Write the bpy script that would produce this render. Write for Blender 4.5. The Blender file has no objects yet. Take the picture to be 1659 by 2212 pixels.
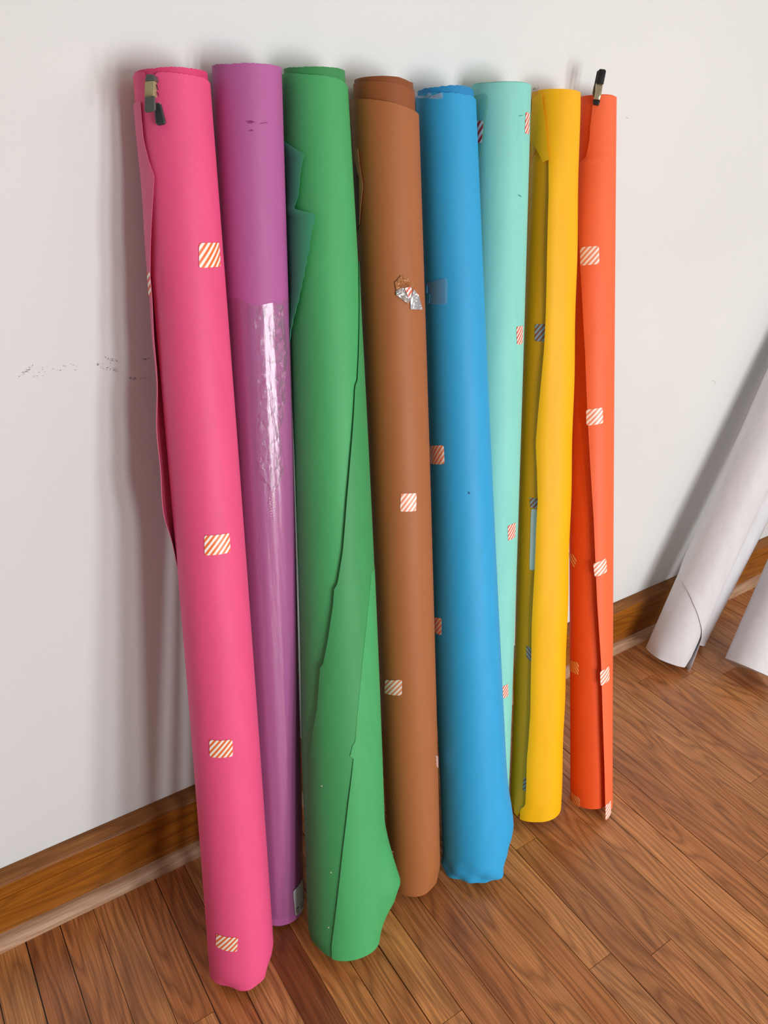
import bpy, bmesh, math, random
import numpy as np
from mathutils import Matrix, Vector
random.seed(7)
D = bpy.data
COL = bpy.context.scene.collection

# ------------------------------------------------------------------ camera
F_PX, W_PX, H_PX = 1646.53, 1659, 2212
YAW, PITCH, ROLL = -0.619089, -0.495433, 0.0539526
CAM = np.array([0.0, -0.939075, 1.2])

def cam_axes():
    f = np.array([-math.sin(YAW), math.cos(YAW), 0]); r = np.array([math.cos(YAW), math.sin(YAW), 0]); u = np.array([0, 0, 1.])
    cp, sp = math.cos(PITCH), math.sin(PITCH); f2 = f*cp + u*sp; u2 = u*cp - f*sp
    cr, sr = math.cos(ROLL), math.sin(ROLL)
    return r*cr + u2*sr, u2*cr - r*sr, f2
CR, CU, CF = cam_axes()
def ray(px):
    v = CF + CR*(px[0]-W_PX/2)/F_PX - CU*(px[1]-H_PX/2)/F_PX
    return v/np.linalg.norm(v)
def on_plane(px, p0, n):
    v = ray(px); n = np.asarray(n, float); p0 = np.asarray(p0, float)
    return CAM + v*(((p0-CAM) @ n)/(v @ n))
def on_floor(px): return on_plane(px, (0, 0, 0), (0, 0, 1))
def on_wall(px, y=0.0): return on_plane(px, (0, y, 0), (0, 1, 0))

cd = D.cameras.new('camera'); cam = D.objects.new('camera', cd); COL.objects.link(cam)
cd.sensor_fit = 'HORIZONTAL'; cd.sensor_width = 36; cd.lens = F_PX/W_PX*36; cd.clip_start = 0.01
M = Matrix.Identity(4)
for i in range(3):
    M[i][0], M[i][1], M[i][2], M[i][3] = CR[i], CU[i], -CF[i], CAM[i]
cam.matrix_world = M
bpy.context.scene.camera = cam

# ------------------------------------------------------------------ materials
def lin(c):
    return tuple(((v/255)/12.92 if v/255 <= .04045 else ((v/255+.055)/1.055)**2.4) for v in c) + (1,)
class NT:
    def __init__(s, name):
        s.m = D.materials.new(name); s.m.use_nodes = True; s.t = s.m.node_tree; s.t.nodes.clear()
        s.out = s.n('ShaderNodeOutputMaterial')
    def n(s, k, **kw):
        o = s.t.nodes.new(k)
        for a, b in kw.items():
            if a.startswith('i_'):
                o.inputs[int(a[2:])].default_value = b
            else: setattr(o, a, b)
        return o
    def l(s, a, ai, b, bi): s.t.links.new(a.outputs[ai], b.inputs[bi])
def mixrgb(g, f, a, b, blend='MIX'):
    m = g.n('ShaderNodeMix', data_type='RGBA', blend_type=blend)
    for v, i in ((f, 0), (a, 6), (b, 7)):
        if isinstance(v, tuple) and len(v) == 2 and not isinstance(v[0], (int, float)): g.l(v[0], v[1], m, i)
        else: m.inputs[i].default_value = v
    return (m, 2)
def mth(g, op, a, b=0.0, c=None):
    m = g.n('ShaderNodeMath', operation=op)
    for v, i in ((a, 0), (b, 1), (c, 2)):
        if v is None: continue
        if isinstance(v, tuple): g.l(v[0], v[1], m, i)
        else: m.inputs[i].default_value = v
    return (m, 0)
def ramp(g, src, stops):
    r = g.n('ShaderNodeValToRGB'); g.l(src[0], src[1], r, 0); e = r.color_ramp.elements
    while len(e) < len(stops): e.new(.5)
    for x, (p, c) in zip(e, stops): x.position = p; x.color = c
    return (r, 0)

def paper(name, rgb, rough=.55, spec=.35, vary=.025, bump=.12, rgb2=None, coat=0.0):
    g = NT(name); b = g.n('ShaderNodeBsdfPrincipled'); g.l(b, 0, g.out, 0)
    tc = g.n('ShaderNodeTexCoord')
    mp = g.n('ShaderNodeMapping'); mp.inputs[3].default_value = (1, 1, .08); g.l(tc, 3, mp, 0)
    n1 = g.n('ShaderNodeTexNoise'); n1.inputs['Scale'].default_value = 60; n1.inputs['Detail'].default_value = 3; g.l(mp, 0, n1, 0)
    n2 = g.n('ShaderNodeTexNoise'); n2.inputs['Scale'].default_value = 900; n2.inputs['Detail'].default_value = 2; g.l(tc, 3, n2, 0)
    c = lin(rgb); dk = tuple(v*(1-vary*1.6) for v in c[:3])+(1,); lt = tuple(min(1, v*(1+vary)) for v in c[:3])+(1,)
    a = ramp(g, (n1, 0), [(.3, dk), (.7, lt)])
    h = ramp(g, (n2, 0), [(.3, (.9, .9, .9, 1)), (.7, (1.04, 1.04, 1.04, 1))])
    m = mixrgb(g, .7, a, h, 'MULTIPLY'); g.l(m[0], m[1], b, 0)
    b.inputs['Roughness'].default_value = rough; b.inputs['Specular IOR Level'].default_value = spec
    b.inputs['Coat Weight'].default_value = coat; b.inputs['Coat Roughness'].default_value = .18
    bp = g.n('ShaderNodeBump'); bp.inputs['Strength'].default_value = bump; bp.inputs['Distance'].default_value = .0004
    ad = mth(g, 'ADD', mth(g, 'MULTIPLY', (n1, 0), 2.0), (n2, 0)); g.l(ad[0], ad[1], bp, 'Height'); g.l(bp, 0, b, 'Normal')
    return g.m
def plain(name, rgb, rough=.4, metal=0., spec=.5, bump=0., bscale=300):
    g = NT(name); b = g.n('ShaderNodeBsdfPrincipled'); g.l(b, 0, g.out, 0)
    tc = g.n('ShaderNodeTexCoord'); n1 = g.n('ShaderNodeTexNoise'); n1.inputs['Scale'].default_value = bscale; g.l(tc, 3, n1, 0)
    c = lin(rgb); a = ramp(g, (n1, 0), [(.35, tuple(v*.88 for v in c[:3])+(1,)), (.7, c)]); g.l(a[0], a[1], b, 0)
    b.inputs['Roughness'].default_value = rough; b.inputs['Metallic'].default_value = metal; b.inputs['Specular IOR Level'].default_value = spec
    if bump:
        bp = g.n('ShaderNodeBump'); bp.inputs['Strength'].default_value = bump; bp.inputs['Distance'].default_value = .002
        g.l(n1, 0, bp, 'Height'); g.l(bp, 0, b, 'Normal')
    return g.m
def stripes(name, a_rgb, b_rgb, ang=50, period=.0056, duty=.5):
    g = NT(name); b = g.n('ShaderNodeBsdfPrincipled'); g.l(b, 0, g.out, 0)
    uv = g.n('ShaderNodeUVMap'); sp = g.n('ShaderNodeSeparateXYZ'); g.l(uv, 0, sp, 0)
    A = math.radians(ang)
    v = mth(g, 'ADD', mth(g, 'MULTIPLY', (sp, 0), math.sin(A)/period), mth(g, 'MULTIPLY', (sp, 1), -math.cos(A)/period))
    f = mth(g, 'FRACT', mth(g, 'ADD', v, 50.3)); s = mth(g, 'GREATER_THAN', f, duty)
    m = mixrgb(g, s, lin(a_rgb), lin(b_rgb)); g.l(m[0], m[1], b, 0)
    b.inputs['Roughness'].default_value = .35
    return g.m
def film(name, base=.10, haze=0.0, rough=.06, tint=(1, 1, 1, 1), bump=.5, bscale=90, streak=1.0, dist=.002):
    g = NT(name); tr = g.n('ShaderNodeBsdfTransparent'); gl = g.n('ShaderNodeBsdfGlossy'); mx = g.n('ShaderNodeMixShader')
    tr.inputs[0].default_value = tint; gl.inputs['Roughness'].default_value = rough
    lw = g.n('ShaderNodeLayerWeight'); lw.inputs[0].default_value = .25
    f = mth(g, 'ADD', mth(g, 'MULTIPLY', (lw, 0), .35), base); f = mth(g, 'MINIMUM', f, .8)
    tc = g.n('ShaderNodeTexCoord'); mp = g.n('ShaderNodeMapping'); mp.inputs[3].default_value = (1, 1, streak); g.l(tc, 3, mp, 0)
    n1 = g.n('ShaderNodeTexNoise'); n1.inputs['Scale'].default_value = bscale; n1.inputs['Detail'].default_value = 3; g.l(mp, 0, n1, 0)
    bp = g.n('ShaderNodeBump'); bp.inputs['Strength'].default_value = bump; bp.inputs['Distance'].default_value = dist
    g.l(n1, 0, bp, 'Height'); g.l(bp, 0, gl, 'Normal'); g.l(bp, 0, lw, 'Normal')
    g.l(f[0], f[1], mx, 0); hz = g.n('ShaderNodeMixShader'); df = g.n('ShaderNodeBsdfDiffuse'); df.inputs[0].default_value = (.9, .9, .92, 1); hz.inputs[0].default_value = haze
    g.l(tr, 0, hz, 1); g.l(df, 0, hz, 2); g.l(hz, 0, mx, 1); g.l(gl, 0, mx, 2); g.l(mx, 0, g.out, 0)
    return g.m
def wood(name, dark, mid, light, along='X', rough=.35, scale=1.0, vcol=False, coat=.2, spec=.4, grain=1.0):
    g = NT(name); b = g.n('ShaderNodeBsdfPrincipled'); g.l(b, 0, g.out, 0)
    uv = g.n('ShaderNodeUVMap'); mp = g.n('ShaderNodeMapping'); mp.inputs[3].default_value = (1.1*scale, 16*scale, 1); g.l(uv, 0, mp, 0)
    # cathedral figure: distorted bands
    mp0 = g.n('ShaderNodeMapping'); mp0.inputs[3].default_value = (2.2*scale, 14*scale, 1); g.l(uv, 0, mp0, 0)
    n0 = g.n('ShaderNodeTexNoise'); n0.inputs['Scale'].default_value = 1.3; n0.inputs['Detail'].default_value = 1.5; n0.inputs['Roughness'].default_value = .4; g.l(mp0, 0, n0, 0)
    rings = mth(g, 'FRACT', mth(g, 'MULTIPLY', (n0, 0), 11.0))
    ring = mth(g, 'ABSOLUTE', mth(g, 'SUBTRACT', mth(g, 'MULTIPLY', rings, 2), 1))
    mp1 = g.n('ShaderNodeMapping'); mp1.inputs[3].default_value = (9*scale, 420*scale, 1); g.l(uv, 0, mp1, 0)
    n1 = g.n('ShaderNodeTexNoise'); n1.inputs['Scale'].default_value = 1.0; n1.inputs['Detail'].default_value = 3; g.l(mp1, 0, n1, 0)
    n2 = g.n('ShaderNodeTexNoise'); n2.inputs['Scale'].default_value = 1.4; n2.inputs['Detail'].default_value = 2; g.l(mp, 0, n2, 0)
    base = ramp(g, (n2, 0), [(.3, lin(mid)), (.72, lin(light))])
    rg = ramp(g, ring, [(.0, (0, 0, 0, 1)), (.45, (.35, .35, .35, 1)), (1, (1, 1, 1, 1))])
    fine = ramp(g, (n1, 0), [(.38, (0, 0, 0, 1)), (.62, (1, 1, 1, 1))])
    k = mth(g, 'MULTIPLY', mth(g, 'POWER', mth(g, 'SUBTRACT', 1.0, rg), 2.5), .55*grain)
    k2 = mth(g, 'MULTIPLY', mth(g, 'SUBTRACT', 1.0, fine), .5*grain)
    c = mixrgb(g, k, base, lin(dark)); c = mixrgb(g, k2, c, lin(dark))
    if vcol:
        at = g.n('ShaderNodeAttribute', attribute_name='tone'); c = mixrgb(g, 1.0, c, (at, 0), 'MULTIPLY')
    g.l(c[0], c[1], b, 0)
    b.inputs['Roughness'].default_value = rough; b.inputs['Coat Weight'].default_value = coat; b.inputs['Coat Roughness'].default_value = .3
    b.inputs['Specular IOR Level'].default_value = spec
    bp = g.n('ShaderNodeBump'); bp.inputs['Strength'].default_value = .25; bp.inputs['Distance'].default_value = .0006
    g.l(n1, 0, bp, 'Height'); g.l(bp, 0, b, 'Normal')
    return g.m

# ------------------------------------------------------------------ mesh helpers
def link(name, verts, faces, mat, parent=None, uvs=None, smooth=True, origin=(0, 0, 0)):
    me = D.meshes.new(name); o = np.asarray(origin, float)
    me.from_pydata([tuple(np.asarray(v, float)-o) for v in verts], [], faces)
    if uvs is not None:
        ul = me.uv_layers.new(name='UVMap')
        for lp in me.loops: ul.data[lp.index].uv = uvs[lp.vertex_index]
    me.materials.append(mat)
    bm = bmesh.new(); bm.from_mesh(me); bmesh.ops.recalc_face_normals(bm, faces=bm.faces)
    if smooth:
        for f in bm.faces: f.smooth = True
        for e in bm.edges:
            if len(e.link_faces) == 2 and e.calc_face_angle(0) > math.radians(38): e.smooth = False
    bm.to_mesh(me); bm.free(); me.update()
    ob = D.objects.new(name, me); COL.objects.link(ob)
    if parent is not None: ob.parent = parent
    else: ob.location = tuple(o)
    return ob
def smoothstep(a, b, x):
    x = min(1, max(0, (x-a)/(b-a))); return x*x*(3-2*x)
def bump(x, c, w): return math.exp(-((x-c)/w)**2)
def angd(a, b): return (a-b+math.pi) % (2*math.pi)-math.pi

# ------------------------------------------------------------------ a paper roll leaning on the wall
class Roll:
    def __init__(s, B, T, Rb, Rm, Rt, k=0.0, label='', group='', name='paper_roll'):
        s.B, s.T = np.array(B, float), np.array(T, float)
        s.a = s.T-s.B; s.L = np.linalg.norm(s.a); s.a /= s.L
        e1 = np.array([1., 0, 0])-s.a*s.a[0]; s.e1 = e1/np.linalg.norm(e1); s.e2 = np.cross(s.a, s.e1)
        s.Rb, s.Rm, s.Rt, s.k = Rb, Rm, Rt, k
        o = D.objects.new(name, None); COL.objects.link(o); o.empty_display_size = .05
        o.location = (s.B[0], s.B[1], 0); o['label'] = label; o['category'] = 'paper roll'; o['group'] = group
        s.o = o; s.org = np.array([s.B[0], s.B[1], 0.])
    @classmethod
    def fitted(cls, p, **kw):
        bx, by, tx, tz, Rb, Rm, Rt, k = p
        T = np.array([tx, -Rt, tz]); B = np.array([bx, by, 0.])
        for _ in range(6):
            a = T-B; a /= np.linalg.norm(a); B[2] = Rb*math.sqrt(1-a[2]**2); T[1] = -Rt*math.sqrt(1-a[1]**2)-.0015
        return cls(B, T, Rb, Rm, Rt, k, **kw)
    def prof(s, t):
        t = min(1.0, max(0.0, t))
        return s.Rb*(1-t)*(1-2*t)+4*s.Rm*t*(1-t)+s.Rt*t*(2*t-1), s.k*4*t*(1-t)
    def pt(s, t, th, dr=0.0):
        r, off = s.prof(t)
        return s.B+s.a*s.L*t+s.e1*off+(r+dr)*(math.sin(th)*s.e1-math.cos(th)*s.e2)
    def pix(s, px, dr=0.0):                       # where the line of sight through a pixel meets the roll: (t, theta)
        v = ray(px); t = .5
        for _ in range(14):
            r, off = s.prof(t); r += dr; c = s.B+s.e1*off
            o = CAM-c; o2 = o-s.a*(o@s.a); v2 = v-s.a*(v@s.a)
            A = v2@v2; Bq = o2@v2; Cq = o2@o2-r*r; q = max(0.0, Bq*Bq-A*Cq)
            l = (-Bq-math.sqrt(q))/A; P = CAM+v*l; t2 = ((P-c)@s.a)/s.L
            t = t2
        w = P-c; return t, math.atan2(w@s.e1, -(w@s.e2))
    def edge_t(s, pts, dr=0.0):                   # pixel polyline -> theta(t)
        q = sorted(s.pix(p, dr) for p in pts); ts = [a for a, b in q]; hs = [b for a, b in q]
        return lambda t: float(np.interp(t, ts, hs))
    def edge_h(s, pts, dr=0.0):                   # pixel polyline -> t(theta)
        q = sorted((b, a) for a, b in (s.pix(p, dr) for p in pts)); hs = [a for a, b in q]; ts = [b for a, b in q]
        m = .5*(ts[0]+ts[-1])
        def f(h):
            h = (h+math.pi) % (2*math.pi)-math.pi
            if h < hs[0]: return ts[0]+(m-ts[0])*min(1, (hs[0]-h)/1.0)
            if h > hs[-1]: return ts[-1]+(m-ts[-1])*min(1, (h-hs[-1])/1.0)
            return float(np.interp(h, hs, ts))
        return f
    def tube(s, name, mat, top, bot=lambda h: 0.0, dr=lambda t, h: 0.0, core=.019, nt=90, nh=72, rings=True, rough=0.0):
        rnd = random.Random(5); V = []; Fc = []
        if name == 'roll_body': s.body = dr
        jit = [rnd.uniform(-1, 1)*rough for _ in range(nh)]
        tv = [0, .004, .008, .013, .02, .03, .04, .05, .065, .08]+list(np.linspace(.1, .97, nt))+[.985, .995, 1]
        for t in tv:
            for j in range(nh):
                h = -math.pi+2*math.pi*j/nh; b = bot(h); tt = b+(top(h)-b)*t
                if t == 1: tt += jit[j]
                V.append(s.pt(tt, h, dr(tt, h)))
        n = len(tv)
        for i in range(n-1):
            for j in range(nh):
                k = (j+1) % nh; Fc.append((i*nh+j, i*nh+k, (i+1)*nh+k, (i+1)*nh+j))
        # wound end: concentric stepped turns, then the bore
        last = (n-1)*nh; K = 8
        def ringrow(fr, dt):
            b0 = len(V)
            for j in range(nh):
                h = -math.pi+2*math.pi*j/nh; tt = top(h)
                r, off = s.prof(tt); rr = core+(r+dr(tt, h)-core)*fr
                V.append(s.B+s.a*(s.L*tt+dt)+s.e1*off+rr*(math.sin(h)*s.e1-math.cos(h)*s.e2))
            return b0
        def join(a, b):
            for j in range(nh):
                k = (j+1) % nh; Fc.append((a+j, a+k, b+k, b+j))
        cur = last
        if rings:
            for q in range(1, K):
                fr = 1-q/K; b = ringrow(fr, -.0012 if q % 2 else 0); join(cur, b); cur = b
                if q < K-1: b2 = ringrow(fr-.01, 0 if q % 2 else -.0012); join(cur, b2); cur = b2
        b = ringrow(0, 0); join(cur, b); cur = b
        b0 = len(V)
        for j in range(nh):
            h = -math.pi+2*math.pi*j/nh; bb = bot(h)
            r, off = s.prof(0.02); V.append(s.B+s.a*(s.L*bb+.002)+s.e1*off*0+core*(math.sin(h)*s.e1-math.cos(h)*s.e2))
        join(cur, b0); join(b0, 0)
        return link(name, V, Fc, mat, s.o, origin=s.org)
    def sheet(s, name, mat, thL, thR, tlo, thi, dr, nt=80, nh=40, thick=.0005, off=None, parent=None):
        V = []; tm0, tm1 = tlo(0), thi(0)
        for i in range(nt+1):
            v = i/nt; tn = tm0+(tm1-tm0)*v; a, b = thL(tn), thR(tn)
            for j in range(nh+1):
                h = a+(b-a)*j/nh; l0 = tlo(h); tt = l0+(thi(h)-l0)*v
                d = dr(tt, h, j/nh); V.append((tt, h, d))
        P = [s.pt(t, h, d) for t, h, d in V]+[s.pt(t, h, d-thick) for t, h, d in V]
        N = len(V); m = nh+1; Fc = []; single = thick == 0
        if single: P = P[:N]
        for i in range(nt):
            for j in range(nh):
                q = (i*m+j, i*m+j+1, (i+1)*m+j+1, (i+1)*m+j); Fc.append(q)
                if not single: Fc.append(tuple(N+x for x in q[::-1]))
        if single: return link(name, P, Fc, mat, parent or s.o, origin=s.org)
        s.surf = lambda t, h: dr(t, h, min(1, max(0, (h-thL(t))/(thR(t)-thL(t)))))
        bd = [j for j in range(nh)]+[i*m+nh for i in range(nt)]+[nt*m+j for j in range(nh, 0, -1)]+[i*m for i in range(nt, 0, -1)]
        for x, y in zip(bd, bd[1:]+bd[:1]): Fc.append((x, y, N+y, N+x))
        return link(name, P, Fc, mat, parent or s.o, origin=s.org)
    def quad(s, name, mat, corners, dr=.0006, n=8, on=False, label=None, mirror=False, lift=None, parent=None):
        # a small piece stuck on the paper; corners TL, TR, BR, BL as pixels
        c = [s.pix(p, dr) for p in corners]; V = []; U = []
        for i in range(n+1):
            for j in range(n+1):
                u, v = j/n, i/n
                if i in (0, n) and j in (0, n): u += (.5-u)*.05; v += (.5-v)*.05
                t = (c[0][0]*(1-u)+c[1][0]*u)*(1-v)+(c[3][0]*(1-u)+c[2][0]*u)*v
                h = (c[0][1]*(1-u)+c[1][1]*u)*(1-v)+(c[3][1]*(1-u)+c[2][1]*u)*v
                V.append(s.pt(t, h, (s.body(t, h)+.0006 if on == 'body' else s.surf(t, h)+.0006 if on else dr)+(lift(u, v) if lift else 0))); r = s.prof(t)[0]
                U.append(((-1 if mirror else 1)*h*r, t*s.L))
        m = n+1; Fc = [(i*m+j, i*m+j+1, (i+1)*m+j+1, (i+1)*m+j) for i in range(n) for j in range(n)]
        N = len(V); V2 = V+[p-(s.pt(*s.pix(corners[0], 0))-s.pt(s.pix(corners[0], 0)[0], s.pix(corners[0], 0)[1], -.0003))*.6 for p in V]
        Fc += [tuple(N+x for x in q[::-1]) for q in Fc]
        bd = [j for j in range(n)]+[i*m+n for i in range(n)]+[n*m+j for j in range(n, 0, -1)]+[i*m for i in range(n, 0, -1)]
        for x, y in zip(bd, bd[1:]+bd[:1]): Fc.append((x, y, N+y, N+x))
        ob = link(name, V2, Fc, mat, parent or s.o, uvs=U+U, origin=s.org)
        if label: ob['label'] = label
        return ob
    def poly(s, name, mat, pts, dr=.0008, rings=4, lift=None, centre=None, thick=.0003, jag=0.0, label=None, parent=None, smooth=True, sub=5):
        # free-form patch lying on (or standing off) the paper
        q = [s.pix(p, dr) for p in pts]; B = []
        for a, b in zip(q, q[1:]+q[:1]):
            for k in range(sub): B.append((a[0]+(b[0]-a[0])*k/sub, a[1]+(b[1]-a[1])*k/sub))
        c = s.pix(centre, dr) if centre else (sum(x[0] for x in q)/len(q), sum(x[1] for x in q)/len(q))
        rnd = random.Random(11); V = [(c[0], c[1])]
        for r in range(1, rings+1):
            f = r/rings
            for b in B: V.append((c[0]+(b[0]-c[0])*f, c[1]+(b[1]-c[1])*f))
        n = len(B); P = []
        ts = [x[0] for x in q]; hs = [x[1] for x in q]; t0, t1, h0, h1 = min(ts), max(ts), min(hs), max(hs)
        U = []
        for (t, h) in V:
            u = (h-h0)/(h1-h0+1e-9); v = (t-t0)/(t1-t0+1e-9)
            d = dr+(lift(u, v) if lift else 0)+(rnd.uniform(0, jag) if jag else 0)
            P.append((t, h, d)); U.append((h*s.prof(t)[0], t*s.L))
        Vt = [s.pt(*x) for x in P]+[s.pt(t, h, d-thick) for t, h, d in P]; N = len(P); Fc = []
        for j in range(n): Fc.append((0, 1+j, 1+(j+1) % n))
        for r in range(rings-1):
            for j in range(n):
                a = 1+r*n; b = 1+(r+1)*n; k = (j+1) % n; Fc.append((a+j, b+j, b+k, a+k))
        Fc += [tuple(N+x for x in f[::-1]) for f in Fc]
        a = 1+(rings-1)*n
        for j in range(n): Fc.append((a+j, a+(j+1) % n, N+a+(j+1) % n, N+a+j))
        ob = link(name, Vt, Fc, mat, parent or s.o, uvs=U+U, smooth=smooth, origin=s.org)
        if label: ob['label'] = label
        return ob

# ------------------------------------------------------------------ paper colours
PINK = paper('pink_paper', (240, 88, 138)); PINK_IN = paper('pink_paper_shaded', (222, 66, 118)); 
PURPLE = paper('purple_paper', (184, 98, 162))
GREEN = paper('green_paper', (74, 172, 104)); GREEN2 = paper('green_loose_shaded', (66, 154, 92)); TEAL = paper('green_paper_flap', (66, 164, 122), rough=.35)  # GREEN2: same paper, the loose sheet's shade put into a darker colour
BROWN = paper('brown_paper', (172, 104, 58)); BROWN_IN = paper('brown_paper_shaded', (150, 84, 42)); GREEN_IN = paper('green_paper_shaded', (60, 146, 84)); BLUE_IN = paper('blue_paper_shaded', (34, 140, 200))  # inner layers: shade below the rims put into darker copies of the colours
BLUE = paper('blue_paper', (48, 166, 222))
MINT = paper('mint_paper', (140, 220, 208)); MINT_DK = paper('mint_fold', (112, 196, 182))
YELLOW = paper('yellow_paper', (255, 188, 2)); OLIVE = paper('yellow_paper_shaded', (236, 166, 0), rough=.35); YFLAP = paper('yellow_fold', (250, 184, 10))  # OLIVE: same yellow paper, with the shade of its covered side put into the colour
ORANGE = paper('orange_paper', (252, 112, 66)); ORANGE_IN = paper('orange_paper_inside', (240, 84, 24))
WHITE = paper('white_paper', (224, 223, 227), vary=.03)
KRAFT = paper('cardboard', (150, 118, 84))
TAPE = stripes('striped_tape', (244, 116, 52), (250, 244, 236))
TAPE_RED = stripes('striped_tape_red', (226, 92, 66), (244, 236, 228), period=.0050)
TAPE_FADE = stripes('striped_tape_peach', (248, 146, 108), (252, 240, 232))
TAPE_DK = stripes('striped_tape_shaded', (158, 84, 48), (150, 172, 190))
TAPE_OR = stripes('striped_tape_on_orange', (226, 92, 20), (246, 188, 128), ang=50)
BLACKINK = plain('black_ink', (22, 26, 28), .6); LABEL = plain('label_paper', (214, 222, 222), .4)
FILM = film('clear_film', base=.09, rough=.22, bump=.6, bscale=160, streak=.015, dist=.0012, haze=.02)
FILMC = film('crumpled_film', base=.03, rough=.27, bump=1.0, bscale=110, streak=.4, dist=.004, haze=.03)
SILVER = plain('silver_tape', (228, 226, 228), .18, 0.75, bump=.5, bscale=120)
SEE = film('clear_tape', base=.02, rough=.4, bump=.1, bscale=60, haze=.035)
FILMTXT = plain('film_print', (255, 226, 224), .4)

PARAMS = {
 'pink': [0.25955, -0.26112, 0.33323, 1.20949, 0.05021, 0.04434, 0.04, 0.00228],
 'purple': [0.355, -0.20302, 0.42135, 1.22175, 0.03951, 0.03935, 0.03829, 0.00079],
 'green': [0.4285, -0.30002, 0.50793, 1.21353, 0.06407, 0.0534, 0.03877, 0.00337],
 'brown': [0.57768, -0.28106, 0.60475, 1.20092, 0.0445, 0.04475, 0.04245, 0.00055],
 'blue': [0.68649, -0.31923, 0.70397, 1.20619, 0.06107, 0.048, 0.03955, 0.00068],
 'mint': [0.76647, -0.24496, 0.79735, 1.22222, 0.04574, 0.04338, 0.04038, 0.00145],
 'yellow': [0.86778, -0.27898, 0.9084, 1.21804, 0.04906, 0.04251, 0.03441, 0.00266],
 'orange': [0.97474, -0.3232, 1.00465, 1.21367, 0.04218, 0.03679, 0.02801, -0.00413]}
GRP = 'coloured paper rolls leaning on the wall'
def mk(key, label): return Roll.fitted(PARAMS[key], label=label, group=GRP)
const = lambda v: (lambda *a: v)
def core(R, r=.0185):
    V = []; Fc = []; n = 32
    for t, rr in ((.004, r), (.995, r), (.995, r-.003), (.004, r-.003)):
        for j in range(n):
            h = 2*math.pi*j/n; off = R.prof(t)[1]*0
            V.append(R.B+R.a*R.L*t+R.e1*off+rr*(math.sin(h)*R.e1-math.cos(h)*R.e2))
    for i in range(4):
        for j in range(n):
            k = (j+1) % n; b = ((i+1) % 4)*n; Fc.append((i*n+j, i*n+k, b+k, b+j))
    return link('core_tube', V, Fc, KRAFT, R.o, origin=R.org)
def chamfer(specs):      # list of (theta, width, depth, height): paper crushed inwards at the foot
    def f(t, h):
        d = 0
        for th, w, dep, ht in specs:
            if t < ht: d -= dep*(1-t/ht)*bump(angd(h, th), 0, w)
        return d
    return f

# ---------------- pink
R = mk('pink', 'tall bright pink paper roll leftmost in the row, grey clamp at its top')
top_o = R.edge_h([(292, 158), (311, 156), (315, 168), (329, 169), (338, 157), (345, 155), (400, 160), (440, 168), (459, 183)])
cf = chamfer([(.95, .5, .013, .024), (-.9, .45, .009, .018), (.1, .25, .003, .012)])
R.tube('roll_body', PINK, top_o, dr=lambda t, h: cf(t, h)-.0003, rough=.00025, nh=120)
top_i = R.edge_h([(291, 153), (330, 146), (374, 143), (420, 147), (452, 156)])
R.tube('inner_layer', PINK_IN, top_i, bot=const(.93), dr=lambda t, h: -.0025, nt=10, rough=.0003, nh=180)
core(R)
# loose free edge standing off on the left
body_e = [(293, 221), (299, 260), (307, 330), (331, 380), (329, 440), (327, 500), (327, 590), (330, 650)]
thR = R.edge_t([(300, 222), (303, 260), (307, 300), (318, 345), (331, 380), (328, 440), (326, 520), (325, 600)], .004)
t_a = R.pix((297, 222))[0]; t_b = R.pix((335, 760))[0]; t_c = R.pix((380, 1218))[0]
def pe(t):
    if t > R.pix((326, 600))[0]: return thR(t)
    s_ = smoothstep(t_c, R.pix((326, 600))[0], t); return -1.72+(thR(R.pix((326, 600))[0])+1.72)*s_**3
FL = .0095
def pdr(t, h, u):
    up = smoothstep(t_c-.01, t_c+.06, t); wv = .0018*math.sin(t*31)+.0012*math.sin(t*73+1)
    return .0004+up*(FL+wv)*smoothstep(0.1, .95, u)*(1-.75*smoothstep(.60, .93, t))
R.sheet('loose_flap', paper('pink_paper_outer', (228, 106, 144)), const(-2.9), pe, const(t_c), const(t_a), pdr, nt=110, nh=26)
R.quad('tape', TAPE, [(430, 525), (474, 524), (477, 576), (430, 579)])
R.quad('tape', TAPE, [(441, 1157), (496, 1151), (498, 1193), (442, 1200)])
R.quad('tape', TAPE, [(452, 1598), (502, 1597), (503, 1634), (453, 1635)])
R.quad('tape', TAPE, [(467, 2017), (514, 2025), (512, 2056), (466, 2044)])
R.quad('tape', TAPE_RED, [(317, 588), (323, 588), (326, 638), (321, 640)], dr=.0116)
PINKR = R

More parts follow.
